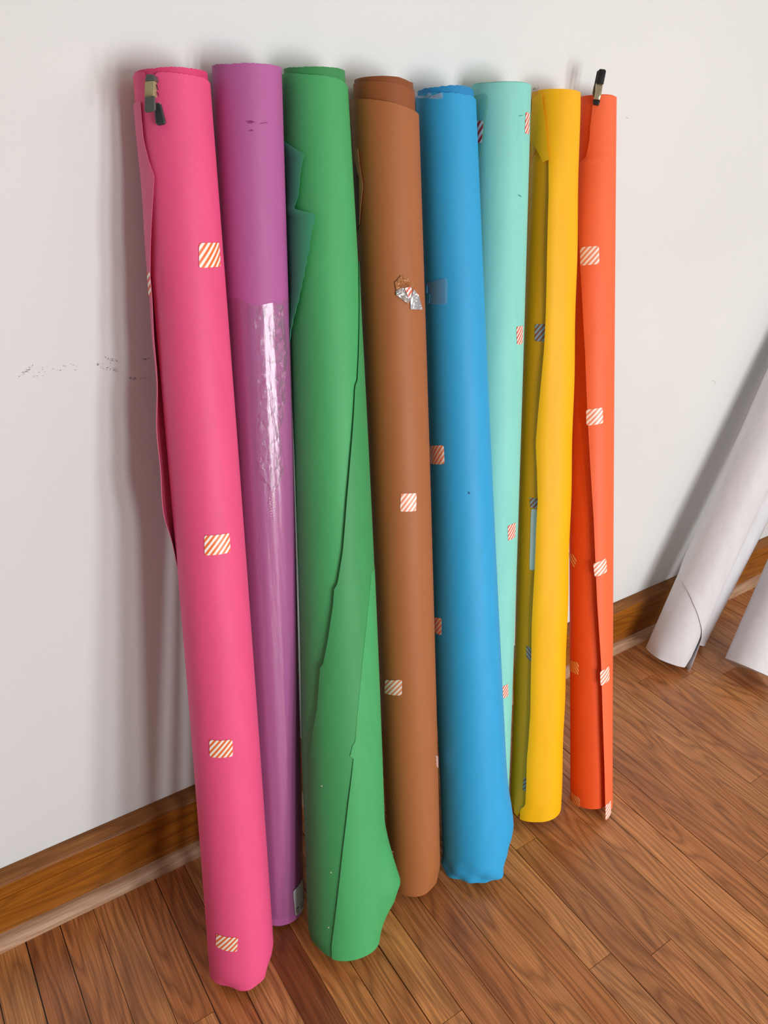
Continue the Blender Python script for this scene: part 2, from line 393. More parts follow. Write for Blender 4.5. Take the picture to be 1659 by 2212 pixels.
# ---------------- purple
R = mk('purple', 'purple paper roll wrapped in clear plastic film below, white label near its foot')
R.tube('roll_body', PURPLE, R.edge_h([(458, 142), (495, 138), (530, 136), (580, 139), (607, 145)]), dr=lambda t, h: .0006*bump(t, .5, .3), rough=.0003)
core(R)
ftop = R.edge_h([(490, 660), (500, 648), (522, 645), (548, 662), (580, 655), (628, 641)])
R.sheet('plastic_film', FILM, const(-math.pi), const(math.pi), const(.012), ftop, lambda t, h, u: .0009+.0006*math.sin(h*9+t*5)**2, nt=60, nh=90, thick=0)
wad = [(553, 660), (600, 652), (612, 690), (616, 760), (612, 830), (608, 880), (603, 905), (600, 960), (606, 975), (611, 1020), (600, 1052), (588, 1060), (572, 1050), (562, 1010), (560, 975), (556, 930), (562, 880), (565, 800), (560, 720)]
rr = random.Random(3)
def strip(name, R, mat, left, right, dr, amp, nt, nh, lift=0.004, seed=3, thick=.0001):
    rr = random.Random(seed); L_ = R.edge_t(left); R_ = R.edge_t(right)
    t0 = min(R.pix(left[-1])[0], R.pix(right[-1])[0]); t1 = max(R.pix(left[0])[0], R.pix(right[0])[0])
    V = []; Fc = []
    for i in range(nt+1):
        t = t1+(t0-t1)*i/nt
        for j in range(nh+1):
            u = j/nh; h = L_(t)+(R_(t)-L_(t))*u
            e = min(1, 4*u*(1-u)+.15)
            V.append(R.pt(t+rr.uniform(-1, 1)*.001, h+rr.uniform(-1, 1)*.02, dr+e*(lift+rr.uniform(-1, 1)*amp)))
    m = nh+1
    for i in range(nt):
        for j in range(nh):
            a, b, c, d = i*m+j, i*m+j+1, (i+1)*m+j+1, (i+1)*m+j
            if (i+j) % 2: Fc += [(a, b, c), (a, c, d)]
            else: Fc += [(a, b, d), (b, c, d)]
    return link(name, V, Fc, mat, R.o, smooth=False, origin=R.org)
w = strip('film_wad', R, FILMC, [(549, 662), (554, 760), (557, 880), (553, 960), (558, 1010), (568, 1050)], [(606, 655), (616, 760), (611, 880), (602, 940), (610, 1020), (592, 1060)], .0025, .0034, 40, 8)
w['label'] = 'crumpled shiny clear plastic bunched down the front'
# printed specks on the film, two upright columns
rr = random.Random(9); V = []; Fc = []
for cx, y0, y1 in ((583, 1070, 1122), (590, 1064, 1124)):
    y = y0
    while y < y1:
        for _ in range(2):
            dx = rr.uniform(-2.0, 2.0); w_ = rr.uniform(.7, 1.8); hh = rr.uniform(.8, 1.8)
            a = [R.pt(*R.pix(p, .0022), .0022) for p in ((cx+dx+(y-1066)*.045, y), (cx+dx+w_+(y-1066)*.045, y+.3), (cx+dx+w_+(y-1066)*.045, y+hh), (cx+dx+(y-1066)*.045, y+hh-.3))]
            b = len(V); V += a; Fc.append((b, b+1, b+2, b+3))
        y += rr.choice([2.2, 2.4, 4.6]) if y < y1-18 else 5
link('film_print', V, Fc, FILMTXT, R.o, origin=R.org)
R.quad('paper_label', LABEL, [(633, 1925), (654, 1898), (656, 1962), (638, 1980)], dr=.0022)
V = []; Fc = []
def mark(R, p, dr=.0027):
    a = [R.pt(*R.pix(q, dr), dr) for q in p]; b = len(V); V.extend(a); Fc.append(tuple(range(b, b+len(a))))
for (x0, y0, x1, y1, w_) in ((641, 1962, 646, 1957.5, 1.6), (640.5, 1964, 645.5, 1959.6, 1.0), (639.5, 1968.7, 646, 1963.2, 1.1), (641, 1971.6, 646.5, 1967, .8), (642, 1973.2, 646, 1970, .9), (648.6, 1955, 652.5, 1949.4, 1.1), (649.5, 1959.6, 654, 1953.5, 1.6), (650.5, 1963, 654, 1958, 1.3), (651, 1951, 654, 1946.8, .7)):
    mark(R, [(x0, y0), (x1, y1), (x1, y1+w_), (x0, y0+w_)])
link('label_print', V, Fc, BLACKINK, R.o, origin=R.org)
V = []; Fc = []
for p in ([(530, 262), (542, 260), (553, 264), (541, 264)], [(533, 265), (545, 264), (546, 266), (536, 266.5)], [(536, 282), (545, 280), (548, 283), (541, 283)], [(560, 266), (577, 264), (579, 265), (564, 267)]): mark(R, p, .0006)
sm = link('scuff_mark', V, Fc, paper('purple_scuff', (140, 44, 112)), R.o, origin=R.org)

# ---------------- green
R = mk('green', 'green paper roll with a torn loose outer sheet flaring wide at the floor')
gin = R.edge_h([(610, 150), (645, 145), (680, 144), (720, 146), (748, 154)], -.003)
gout = R.edge_h([(609, 161), (670, 161), (725, 168), (745, 178), (756, 190)])
R.tube('inner_layer', GREEN_IN, gin, bot=const(.93), dr=lambda t, h: -.003, nt=10, rough=.0002)
cfg = chamfer([(1.0, .5, .018, .05), (-1.5, .4, .006, .02)])
R.tube('roll_body', GREEN, gout, bot=const(.002), dr=lambda t, h: -.0030*(1-smoothstep(.55, .8, t))*(1-bump(angd(h, -1.7), 0, .5))+(.003*bump(t, .25, .14)+.0012)*bump(angd(h, -1.99), 0, .5)+cfg(t, h)-.0004, rough=.0002)
core(R)
def gbulge(t, h): return .023*max(0, 1-abs(t-.078)/(.085 if t > .078 else .075))**1.25*bump(angd(h, .85), 0, .42)
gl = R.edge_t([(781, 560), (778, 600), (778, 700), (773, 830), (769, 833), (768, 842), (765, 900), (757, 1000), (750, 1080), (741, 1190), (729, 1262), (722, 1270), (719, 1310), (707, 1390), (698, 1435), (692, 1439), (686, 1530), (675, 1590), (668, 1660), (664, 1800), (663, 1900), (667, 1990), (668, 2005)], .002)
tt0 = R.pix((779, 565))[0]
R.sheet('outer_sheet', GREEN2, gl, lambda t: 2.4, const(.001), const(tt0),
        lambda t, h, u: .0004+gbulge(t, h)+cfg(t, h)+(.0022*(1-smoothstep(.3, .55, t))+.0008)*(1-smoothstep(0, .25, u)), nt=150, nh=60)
g2 = R.edge_t([(806, 1230), (796, 1330), (785, 1430), (773, 1550), (768, 1607), (763, 1611), (756, 1637), (764, 1640), (764, 1644), (752, 1740), (740, 1842), (734, 1898), (727, 1960), (716, 2046)], .003)
tt1 = R.pix((806, 1232))[0]
R.sheet('overlapping_sheet', GREEN, g2, lambda t: 2.3, const(.0005), const(tt1),
        lambda t, h, u: .0008+gbulge(t, h)+cfg(t, h)+.0022*(1-smoothstep(0, .3, u))*(1-smoothstep(.22, .34, t)), nt=120, nh=50)
te = [(612, 303), (625, 312), (658, 332), (653, 350), (648, 380), (645, 425), (637, 448), (640, 452), (682, 463), (679, 480), (672, 510), (668, 540), (661, 570), (655, 600), (648, 630), (642, 660), (636, 685), (632, 710), (629, 740)]
tf = R.edge_t(te, .005); ta = R.pix((614, 306))[0]; tb = R.pix((629, 740))[0]
def trag(t):
    x = tf(t)
    if t < R.pix((680, 466))[0]: x += .05*abs(((t*L_s) % 1)-.5)
    return x
L_s = 85
R.sheet('torn_flap', TEAL, const(-2.4), trag, const(tb), const(ta), lambda t, h, u: .0006+.006*smoothstep(.3, 1, u)+.0012*math.sin(t*60)*u, nt=160, nh=24)  # slightly bluer green for the torn flap
for p in ((695, 1698), (715, 1885), (710, 2004)):
    R.quad('paper_fleck', plain('fleck', (240, 240, 230)), [(p[0]-1.2, p[1]-1.2), (p[0]+1.2, p[1]-1.2), (p[0]+1.2, p[1]+1.2), (p[0]-1.2, p[1]+1.2)], dr=.006, n=2)

# ---------------- brown
R = mk('brown', 'brown paper roll with stepped layers at its top and a crumpled silver tape scrap')
R.tube('roll_body', BROWN, R.edge_h([(757, 215), (800, 214), (850, 222), (885, 235), (906, 250)]), dr=chamfer([(.3, .5, .006, .03), (1.0, .3, .006, .02)]), rough=.0002)
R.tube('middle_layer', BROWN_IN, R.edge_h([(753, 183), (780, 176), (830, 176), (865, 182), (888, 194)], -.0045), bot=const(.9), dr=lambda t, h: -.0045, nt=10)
R.tube('inner_layer', paper('brown_innermost_shaded', (140, 76, 36)), R.edge_h([(754, 175), (800, 165), (860, 166), (885, 177)], -.006), bot=const(.9), dr=lambda t, h: -.006, nt=10)  # innermost layer: its shade put into a still darker brown
core(R)
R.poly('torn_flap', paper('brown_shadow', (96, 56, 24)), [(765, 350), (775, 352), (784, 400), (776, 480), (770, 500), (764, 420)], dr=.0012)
R.poly('torn_edge', paper('brown_light', (196, 132, 92)), [(764, 320), (773, 321), (776, 350), (782, 390), (784, 402), (780, 440), (776, 485), (779, 440), (781, 402), (776, 375), (773, 343), (765, 342)], dr=.003, rings=2)
R.quad('tape', TAPE_FADE, [(866, 1066), (900, 1065), (899, 1104), (864, 1105)])
R.quad('tape', TAPE_FADE, [(832, 1468), (868, 1468), (868, 1502), (830, 1497)])
R.poly('silver_tape', SILVER, [(855, 628), (868, 622), (888, 620), (888, 640), (882, 657), (856, 638)], dr=.0015, jag=.0022, smooth=False, label='crumpled silver tape')
R.poly('silver_tape', SILVER, [(893, 625), (903, 638), (910, 669), (887, 668), (887, 650)], dr=.0015, lift=lambda u, v: .002*u, label='crumpled silver tape end')
R.poly('tape_stripe', TAPE_RED, [(874, 622), (886, 619), (891, 628), (886, 645), (881, 640)], dr=.0042, jag=.0005)
R.poly('torn_tape', plain('rust_tape', (176, 112, 62), .22, .1, bump=.8, bscale=400), [(866, 595), (880, 600), (893, 612), (888, 622), (870, 622), (856, 627), (853, 610)], dr=.0012, jag=.001, smooth=False)
BROWNR = R
R.quad('tape', TAPE, [(842, 1836), (849, 1838), (849, 1856), (842, 1854)])
R.quad('tape', TAPE_RED, [(942, 1632), (947.5, 1634), (948.5, 1660), (943, 1656)])

# ---------------- blue
R = mk('blue', 'sky blue paper roll with a crumpled folded-under foot')
cb = chamfer([(-.75, .6, .013, .022), (.95, .55, .026, .055), (.1, .4, .004, .02)])
def bcr(t, h):
    d = 0
    if t < .05:
        k = 1-t/.05; d = .0026*k*math.sin(h*6+t*160)+.0014*k*math.sin(h*11-t*120)
    return d
R.tube('roll_body', BLUE, R.edge_h([(893, 212), (925, 200), (970, 200), (1000, 203), (1029, 217)]), dr=lambda t, h: cb(t, h)+bcr(t, h)-.0003+.005*bump(t, .36, .2)*bump(angd(h, -2.15), 0, .5)+.007*math.exp(-((t-.07)/.05)**2)*bump(angd(h, .9), 0, .5), rough=.0004)
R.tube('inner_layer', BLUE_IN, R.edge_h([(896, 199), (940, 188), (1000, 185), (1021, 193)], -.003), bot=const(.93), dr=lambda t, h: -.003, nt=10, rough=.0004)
core(R)
R.quad('tape', TAPE_FADE, [(926, 962), (958, 961), (960, 1003), (928, 1000)], dr=.0005, on='body')
R.quad('tape', TAPE_FADE, [(936, 1330), (954, 1335), (954, 1372), (936, 1360)], dr=.001, on='body')
R.quad('clear_tape', SEE, [(918, 614), (966, 600), (966, 658), (920, 656)], dr=.0012)
R.poly('torn_tape', paper('torn_blue_edge', (70, 170, 220)), [(917, 620), (923, 616), (924, 634), (930, 636), (928, 655), (919, 655)], dr=.0022, jag=.001)
R.poly('clear_tape', film('tape_top', base=.05, rough=.3, bump=.3, bscale=80, haze=.07), [(899, 208), (922, 208), (926, 199), (932, 203), (930, 213), (956, 211), (955, 200), (958, 206), (956, 214), (940, 214), (905, 212)], dr=.0018, jag=.001)
V = []; Fc = []
mark(R, [(1011, 1062), (1015, 1063), (1015, 1068), (1012, 1067)], .0004)
link('scuff_mark', V, Fc, paper('blue_scuff', (20, 84, 140)), R.o, origin=R.org)

# ---------------- mint
R = mk('mint', 'pale mint green paper roll between the blue and the yellow roll')
R.tube('roll_body', MINT, R.edge_h([(1018, 185), (1060, 179), (1100, 177), (1145, 182)]))
R.tube('inner_layer', MINT_DK, R.edge_h([(1018, 183), (1060, 177), (1100, 175), (1143, 179)]), bot=const(.94), dr=lambda t, h: -.002, nt=8)
core(R)
R.poly('folded_flap', MINT_DK, [(1020, 208), (1046, 202), (1051, 207), (1049, 240), (1045, 262), (1041, 310), (1035, 350), (1028, 300), (1022, 250)], dr=.0022)
R.quad('tape', stripes('striped_tape_crimson', (176, 52, 44), (214, 212, 216), period=.0072), [(1029, 261), (1044, 261), (1040, 309), (1032, 309)], dr=.0034)
R.quad('tape', TAPE_RED, [(1136, 242), (1144.6, 244), (1143, 290), (1134, 288)])
R.quad('tape', TAPE_RED, [(1116, 706), (1130, 703), (1129, 742), (1117, 745)])
R.quad('tape', TAPE_RED, [(1097, 1136), (1114, 1128), (1113, 1160), (1098, 1168)])
R.quad('tape', TAPE_RED, [(1084, 1483), (1098, 1477), (1098, 1503), (1083, 1510)])
V = []; Fc = []
for p in ([(1118, 420), (1125, 422), (1127, 426), (1121, 423)], [(1120, 250), (1130, 248), (1130, 249), (1122, 251.5)]): mark(R, p, .0004)
link('scuff_mark', V, Fc, paper('mint_scuff', (60, 150, 140)), R.o, origin=R.org)

# ---------------- yellow
R = mk('yellow', 'yellow paper roll with olive shaded side and a folded corner near its top')
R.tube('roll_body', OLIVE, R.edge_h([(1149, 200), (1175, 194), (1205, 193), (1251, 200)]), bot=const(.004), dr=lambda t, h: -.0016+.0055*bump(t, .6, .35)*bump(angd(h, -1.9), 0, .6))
core(R)
ye = R.edge_t([(1158, 200), (1166, 260), (1184, 345), (1185, 420), (1183, 500), (1181, 600), (1179, 680), (1175, 760), (1168, 840), (1162, 900), (1157, 960), (1160, 1020), (1162, 1080), (1158, 1150), (1155, 1230), (1152, 1290), (1149, 1350), (1147, 1450), (1146, 1540), (1141, 1610), (1138, 1640), (1137, 1700), (1135, 1740), (1131, 1742), (1124, 1748)], .004)
R.sheet('outer_sheet', YELLOW, ye, lambda t: 2.9, const(.0), lambda h: R.edge_h([(1149, 200), (1175, 194), (1205, 193), (1251, 200)])(h)+.0005,
        lambda t, h, u: .0004+.0042*(1-smoothstep(0, .16, u))*(1-smoothstep(.88, .97, t))+.0006*math.sin(t*40), nt=150, nh=60)
R.poly('folded_corner', YFLAP, [(1150, 211), (1170, 201), (1176, 250), (1180, 283), (1183, 320), (1188, 345), (1173, 350), (1166, 335), (1156, 317), (1145, 303), (1147, 250)], dr=.0052, lift=lambda u, v: .002*u*(1-v), centre=(1164, 275))
R.quad('tape', TAPE_DK, [(1157, 700), (1178, 700), (1176, 738), (1156, 737)], dr=0, on='body')
R.quad('tape', TAPE_DK, [(1146, 1074), (1162, 1078), (1160, 1098), (1146, 1095)], dr=0, on='body')
R.quad('tape', TAPE_DK, [(1137, 1394), (1149, 1403), (1148, 1430), (1137, 1421)], dr=0, on='body', mirror=True)
R.quad('tape', TAPE_DK, [(1131, 1680), (1138, 1684), (1135, 1711), (1128, 1706)], dr=0, on='body')
R.quad('paper_strip', LABEL, [(1148, 1099), (1160, 1100), (1156, 1231), (1144, 1231)], dr=0, on='body')
def strand(name, R, pts, w_, dr, mat, label=None):
    V = []; Fc = []
    for i, p in enumerate(pts):
        a = R.pix(p, dr); b = R.pix((p[0]+w_, p[1]+w_*.4), dr); V += [R.pt(*a, dr), R.pt(*b, dr), R.pt(*b, dr-.0006), R.pt(*a, dr-.0006)]
    for i in range(len(pts)-1):
        for j in range(4): k = (j+1) % 4; Fc.append((i*4+j, i*4+k, i*4+4+k, i*4+4+j))
    o = link(name, V, Fc, mat, R.o, origin=R.org)
    if label: o['label'] = label
STR = plain('orange_strand', (255, 140, 10), .4)
strand('paper_strand', R, [(1143, 1095), (1137, 1097), (1131, 1105), (1127, 1118), (1125, 1132), (1127, 1150)], 2.6, .001, STR)
strand('paper_strand', R, [(1158, 327), (1153, 329), (1149, 337), (1146, 348)], 2, .001, STR)
R.poly('torn_foot', OLIVE, [(1108, 1692), (1120, 1680), (1138, 1690), (1138, 1740), (1131, 1742), (1124, 1752), (1117, 1763), (1110, 1755)], dr=.0050, rings=3, lift=lambda u, v: -.0085*v)
R.poly('plastic_scrap', film('scrap_film', base=.3, rough=.2, bump=1, bscale=200), [(1147, 200), (1147, 190), (1153, 194), (1156, 184), (1160, 192), (1168, 186), (1166, 200)], dr=-.004, jag=.003, smooth=False)
YELLOWR = R

# ---------------- orange
R = mk('orange', 'bright orange paper roll at the right end of the row, black clamp at its top')
ot = R.edge_h([(1253, 209), (1275, 205), (1300, 203), (1330, 207)])
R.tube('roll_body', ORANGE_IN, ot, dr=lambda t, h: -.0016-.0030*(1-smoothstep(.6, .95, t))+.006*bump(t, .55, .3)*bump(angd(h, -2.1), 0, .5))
core(R)
oe = R.edge_t([(1280, 207), (1278, 235), (1275, 262), (1273, 264), (1272, 300), (1268, 322), (1263, 342), (1252, 346), (1249, 350), (1248, 400), (1249, 450), (1253, 540), (1258, 620), (1265, 760), (1270, 900), (1275, 1000), (1282, 1120), (1287, 1250), (1289, 1300), (1294, 1380), (1297, 1430), (1299, 1500), (1302, 1600), (1304, 1660), (1306, 1760)], .004)
R.sheet('outer_sheet', ORANGE, oe, lambda t: 2.6, const(-.004), lambda h: ot(h)-.001,
        lambda t, h, u: .0004+.0065*(1-smoothstep(0, .35, u))*(1-smoothstep(.8, .97, t)), nt=150, nh=50)
R.quad('tape', TAPE_FADE, [(1255, 534), (1294, 531), (1295, 570), (1256, 574)], dr=.0045, on=True)
R.quad('tape', TAPE_FADE, [(1267, 884), (1302, 880), (1303, 914), (1268, 919)], dr=.0045, on=True)
R.quad('tape', TAPE_FADE, [(1281, 1216), (1309, 1205), (1311, 1235), (1284, 1245)], dr=.0045, on=True)
R.quad('tape', TAPE_FADE, [(1295, 1449), (1315, 1438), (1316, 1467), (1296, 1480)], dr=.0045, on=True)
R.quad('tape', TAPE_FADE, [(1306, 1738), (1318, 1728), (1319, 1755), (1306, 1771)], dr=.0045, on=True)
R.quad('tape', TAPE_OR, [(1226, 1193), (1239, 1197), (1244, 1212), (1240, 1227)], dr=-.001, on='body', mirror=True)
R.quad('tape', TAPE_OR, [(1226, 1421), (1248, 1432), (1248, 1459), (1226, 1443)], dr=-.001, on='body', mirror=True)
R.quad('tape', TAPE_OR, [(1230, 1708), (1251, 1725), (1251, 1746), (1233, 1732)], dr=-.001, on='body', mirror=True)
R.quad('tape', TAPE_OR, [(1232, 876), (1239, 877), (1239, 908), (1233, 908)], dr=-.001, on='body')
ORANGER = R

# ---------------- white rolls at the right edge
def mkw(p, label):
    bx, by, tx, ty, tz, r = p; T = np.array([tx, ty, tz]); B = np.array([bx, by, 0.])
    for _ in range(5):
        a = T-B; a /= np.linalg.norm(a); B[2] = r*math.sqrt(1-a[2]**2)
    return Roll(B, T, r, r, r, 0, label=label, group='white paper rolls leaning at the right')
R = mkw([1.4612, -0.1259, 1.9099, -0.056, 1.152, 0.053], 'white paper roll leaning right with a torn seam and curled lip at its foot')
R.tube('roll_body', WHITE, const(1.0), dr=lambda t, h: -.0008-.004*max(0, 1-t/.02)*abs(math.sin(h*2.3)), rough=.0003)
core(R)
we = R.edge_t([(1455, 1225), (1470, 1250), (1480, 1268), (1490, 1285), (1498, 1305), (1507, 1325), (1513, 1345), (1517, 1362), (1514, 1382), (1509, 1398), (1506, 1410)], .003)
t9 = R.pix((1462, 1235))[0]
R.sheet('outer_sheet', WHITE, lambda t: we(t) if t < t9 else we(t9)-(t-t9)*9, lambda t: 2.4, const(-.008), const(.62),
        lambda t, h, u: .0004+.0016*(1-smoothstep(0, .15, u))+.006*(1-smoothstep(0, .3, u))*(1-smoothstep(0, .10, t)), nt=90, nh=40)
R = mkw([1.5767, -0.1036, 2.1051, -0.049, 1.1202, 0.0445], 'white paper roll half hidden behind the white roll with the torn seam')
R.tube('roll_body', WHITE, const(1.0)); core(R)
R = mkw([1.5853, -0.2685, 2.2667, -0.061, 1.0229, 0.0564], 'white paper roll cut off by the lower right edge, nearest of the white rolls')
R.tube('roll_body', WHITE, const(1.0)); core(R)

# ------------------------------------------------------------------ clamps
def clamp_root(name, label, loc):
    o = D.objects.new(name, None); COL.objects.link(o); o.location = loc; o['label'] = label; o['category'] = 'clamp'; return o
GREYP = plain('grey_plastic', (84, 88, 86), .45); GREYD = plain('dark_grey_plastic', (58, 60, 64), .4); BLKP = plain('black_plastic', (22, 23, 26), .4)
TANM = plain('tan_metal', (176, 162, 122), .45, .15); SHINY = plain('shiny_metal', (226, 214, 180), .2, .85, bump=.6, bscale=90)
def prism(name, mat, root, front, back, bevel=.0012):
    n = len(front); V = [np.array(p) for p in front]+[np.array(p) for p in back]
    Fc = [tuple(range(n)), tuple(range(2*n-1, n-1, -1))]+[(j, (j+1) % n, n+(j+1) % n, n+j) for j in range(n)]
    o = link(name, V, Fc, mat, root, smooth=False, origin=np.array(root.location))
    if bevel:
        b = o.modifiers.new('bevel', 'BEVEL'); b.width = bevel; b.segments = 3; b.limit_method = 'ANGLE'
        for f in o.data.polygons: f.use_smooth = True
    return o
# grey clamp on the pink roll: built outwards from the paper, jaws up, handles down
R = PINKR
c0 = R.pt(*R.pix((324, 200)), 0)
root = clamp_root('spring_clamp', 'small grey spring clamp with tan metal band biting the top of the pink roll', tuple(c0))
def lev(pts, d): return [R.pt(*R.pix(p, d), d) for p in pts]
def lev2(pts, d, d0):    # back face directly beneath the front face
    return [R.pt(*R.pix(p, d), d0) for p in pts]
def rp(pts, d, d0, name, mat, bevel=.0012): return prism(name, mat, root, lev(pts, d), lev2(pts, d, d0), bevel)
rp([(315, 160), (331, 160), (335, 174), (312, 177)], .012, .0005, 'jaw', GREYP)
rp([(312.5, 176), (332.5, 174), (332, 208), (312, 211)], .0125, .004, 'metal_body', TANM, .0006)
rp([(312, 209), (333, 206), (335, 236), (331, 240), (314, 243), (311, 239)], .019, .015, 'handle', GREYP, .0016)
lo = rp([(331, 222), (346, 222), (357, 262), (355, 268), (340, 271), (335, 266)], .008, .003, 'handle', GREYD, .002)
rm = rp([(335, 226), (345, 226), (354, 261), (340, 265)], .0086, .0079, 'handle_recess', plain('recess_grey', (46, 48, 52), .5), .0003)
for q in ((337, 182, 340, 194), (338, 198, 342, 207)):
    rp([(q[0], q[1]), (q[0]+1.2, q[1]), (q[2]+1.2, q[3]), (q[2], q[3])], .0075, .006, 'spring', BLKP, .0002)
rp([(342, 218), (345, 222), (345.5, 226), (343, 222)], .0095, .008, 'spring', SHINY, .0002)

# black clamp standing on the rim of the orange roll
R = ORANGER
P0 = R.pt(*R.pix((1289, 218), .004), .004)
vd = CAM-P0; vd[2] = 0; vd /= np.linalg.norm(vd); nrm = np.array([vd[0]*.8-.1, vd[1]*.9-.1, .12]); nrm /= np.linalg.norm(nrm)
root = clamp_root('spring_clamp', 'small black spring clamp with shiny metal middle standing on top of the orange roll', tuple(P0))
def pl(pts, d): return [on_plane(p, P0+nrm*d, nrm) for p in pts]
def bk(pts, d, d0): return [q-nrm*(d-d0) for q in pl(pts, d)]
def cp_(name, mat, pts, d, d0, bevel=.001): return prism(name, mat, root, pl(pts, d), bk(pts, d, d0), bevel)
cp_('handle', BLKP, [(1294, 150), (1297, 148.5), (1307, 149.5), (1309.5, 153), (1304, 182), (1287.5, 179.5)], .018, .013)
cp_('handle', BLKP, [(1290, 153), (1294, 151.5), (1297, 156), (1290, 184), (1283.5, 184)], .002, -.003)
cp_('metal_body', SHINY, [(1287.5, 179), (1303, 181.5), (1299, 205), (1295, 216), (1283, 214), (1286, 200)], .0125, .004, .0008)
cp_('metal_back', plain('dull_metal', (120, 110, 92), .4, .6), [(1283, 184), (1288, 184), (1286, 200), (1283, 212), (1280, 201)], .003, -.003, .0005)
cp_('jaw', BLKP, [(1281, 214), (1297, 216.5), (1293.5, 227.5), (1282, 225.5)], .010, .0005)
cp_('jaw', BLKP, [(1284, 206), (1296, 208), (1295, 216), (1284, 214)], -.006, -.012)

# ------------------------------------------------------------------ room
def struct(o): o['kind'] = 'structure'; return o
# floor boards: one mesh, each strip its own island with its own tone and joints where the photo shows them
BW = .0522; X0 = -.0113
joints = {}
for a, b in (((417, 2210), (463, 2186)), ((1118.7, 1833), (1160, 1810)), ((1276, 2092), (1320, 2059)), ((1410, 2059), (1453, 2027)), ((1625, 1689), (1656, 1667)), ((1641, 1857), (1662, 1842)), ((1384.5, 1470), (1411.6, 1457)), ((1484, 1459), (1507, 1448)), ((1572.6, 1450), (1590, 1443)), ((943, 2208), (1002, 2191))):
    A, B_ = on_floor(a), on_floor(b); x = (A[0]+B_[0])/2; joints.setdefault(int(math.floor((x-X0)/BW)), []).append((A[1]+B_[1])/2)
tones = {}
def tone_at(px, c):
    P = on_floor(px); tones[int(math.floor((P[0]-X0)/BW))] = c
V = []; Fc = []; UV = []; TN = []
rf = random.Random(21)
k0 = int((-1.6-X0)/BW); k1 = int((4.2-X0)/BW)
palette = [(1.0, .93, .84), (1.12, 1.06, .96), (.84, .72, .62), (1.06, .98, .86), (.92, .80, .70), (1.2, 1.14, 1.0), (.98, .86, .72)]
for p, c in (((60, 2120), (1.02, .98, .78)), ((150, 2150), (.80, .66, .52)), ((210, 2150), (.95, .80, .62)), ((300, 2150), (1.0, .88, .72)), ((380, 2150), (.92, .74, .56)), ((540, 2190), (.86, .66, .50)), ((650, 2120), (.62, .44, .36)), ((720, 2150), (1.12, 1.0, .74)), ((860, 2150), (1.02, .88, .66)), ((880, 2040), (1.14, 1.04, .80)),
             ((960, 2050), (.92, .72, .56)), ((1050, 2150), (.90, .72, .56)), ((1090, 2120), (.82, .62, .46)), ((1120, 2030), (1.1, .98, .80)), ((1180, 2000), (.98, .82, .64)), ((1240, 1950), (1.2, 1.1, .86))):
    tone_at(p, c)
for k in range(k0, k1):
    x0 = X0+k*BW; gap = rf.choice([.0003, .0004, .0007, .0010]); js = list(joints.get(k, []))
    y = -3.2+rf.uniform(0, .9); cuts = [-3.2]
    if js:
        cuts += [js[0]-1.0, js[0]]
    else:
        y = -3.2+rf.uniform(.1, .7)
        while y < -.9: cuts.append(y); y += rf.uniform(.5, 1.3)
        vis = x0 > -.3 and x0 < 1.9
        if not vis and rf.random() < .5: cuts.append(-.5)
        cuts = [c for c in cuts if c < -.95 or not vis]
    cuts = sorted(cuts)+[.0]
    for i, (ya, yb) in enumerate(zip(cuts, cuts[1:])):
        c = tones.get(k) if i == len(cuts)-2 and k in tones else rf.choice(palette)
        f = rf.uniform(.94, 1.06); c = tuple(v*f for v in c)
        b = len(V); g = gap; zz = rf.uniform(-.00015, 0)
        xs = (x0+g, x0+BW-g); ys = (ya+.0004, yb-.0004)
        V += [(xs[0], ys[0], zz), (xs[1], ys[0], zz), (xs[1], ys[1], zz), (xs[0], ys[1], zz)]
        V += [(q[0], q[1], -.004) for q in V[b:b+4]]
        Fc += [(b, b+1, b+2, b+3)]+[(b+j, b+4+j, b+4+(j+1) % 4, b+(j+1) % 4) for j in range(4)]
        ou, ov = rf.uniform(0, 40), rf.uniform(0, 40)
        for q in V[b:b+8]: UV.append((q[1]+ou, q[0]-x0+ov)); TN.append(c)
b = len(V); V += [(-1.7, -3.3, -.004), (4.3, -3.3, -.004), (4.3, .0, -.004), (-1.7, .0, -.004)]; Fc.append((b, b+1, b+2, b+3)); UV += [(0, 0)]*4; TN += [(.10, .07, .05)]*4
FLOOR = wood('oak_floor', (104, 60, 32), (194, 130, 80), (216, 156, 104), vcol=True, rough=.36, coat=.25)
fl = link('floor', V, Fc, FLOOR, None, uvs=UV, smooth=False); struct(fl)
at = fl.data.color_attributes.new('tone', 'FLOAT_COLOR', 'POINT')
for i, c in enumerate(TN): at.data[i].color = c+(1,)

# wall
g = NT('painted_wall'); b = g.n('ShaderNodeBsdfPrincipled'); g.l(b, 0, g.out, 0)
tc = g.n('ShaderNodeTexCoord'); n1 = g.n('ShaderNodeTexNoise'); n1.inputs['Scale'].default_value = 160; n1.inputs['Detail'].default_value = 4; g.l(tc, 3, n1, 0)
n2 = g.n('ShaderNodeTexNoise'); n2.inputs['Scale'].default_value = 2.2; g.l(tc, 3, n2, 0)
c = ramp(g, (n2, 0), [(.3, lin((224, 227, 227))), (.7, lin((230, 233, 232)))]); g.l(c[0], c[1], b, 0); b.inputs['Roughness'].default_value = .55; b.inputs['Specular IOR Level'].default_value = .25
bp = g.n('ShaderNodeBump'); bp.inputs['Strength'].default_value = .12; bp.inputs['Distance'].default_value = .002; g.l(n1, 0, bp, 'Height'); g.l(bp, 0, b, 'Normal')
WALLM = g.m
V = [(-1.7, 0, 0), (4.3, 0, 0), (4.3, 0, 2.4), (-1.7, 0, 2.4), (-1.7, .1, 0), (4.3, .1, 0), (4.3, .1, 2.4), (-1.7, .1, 2.4)]
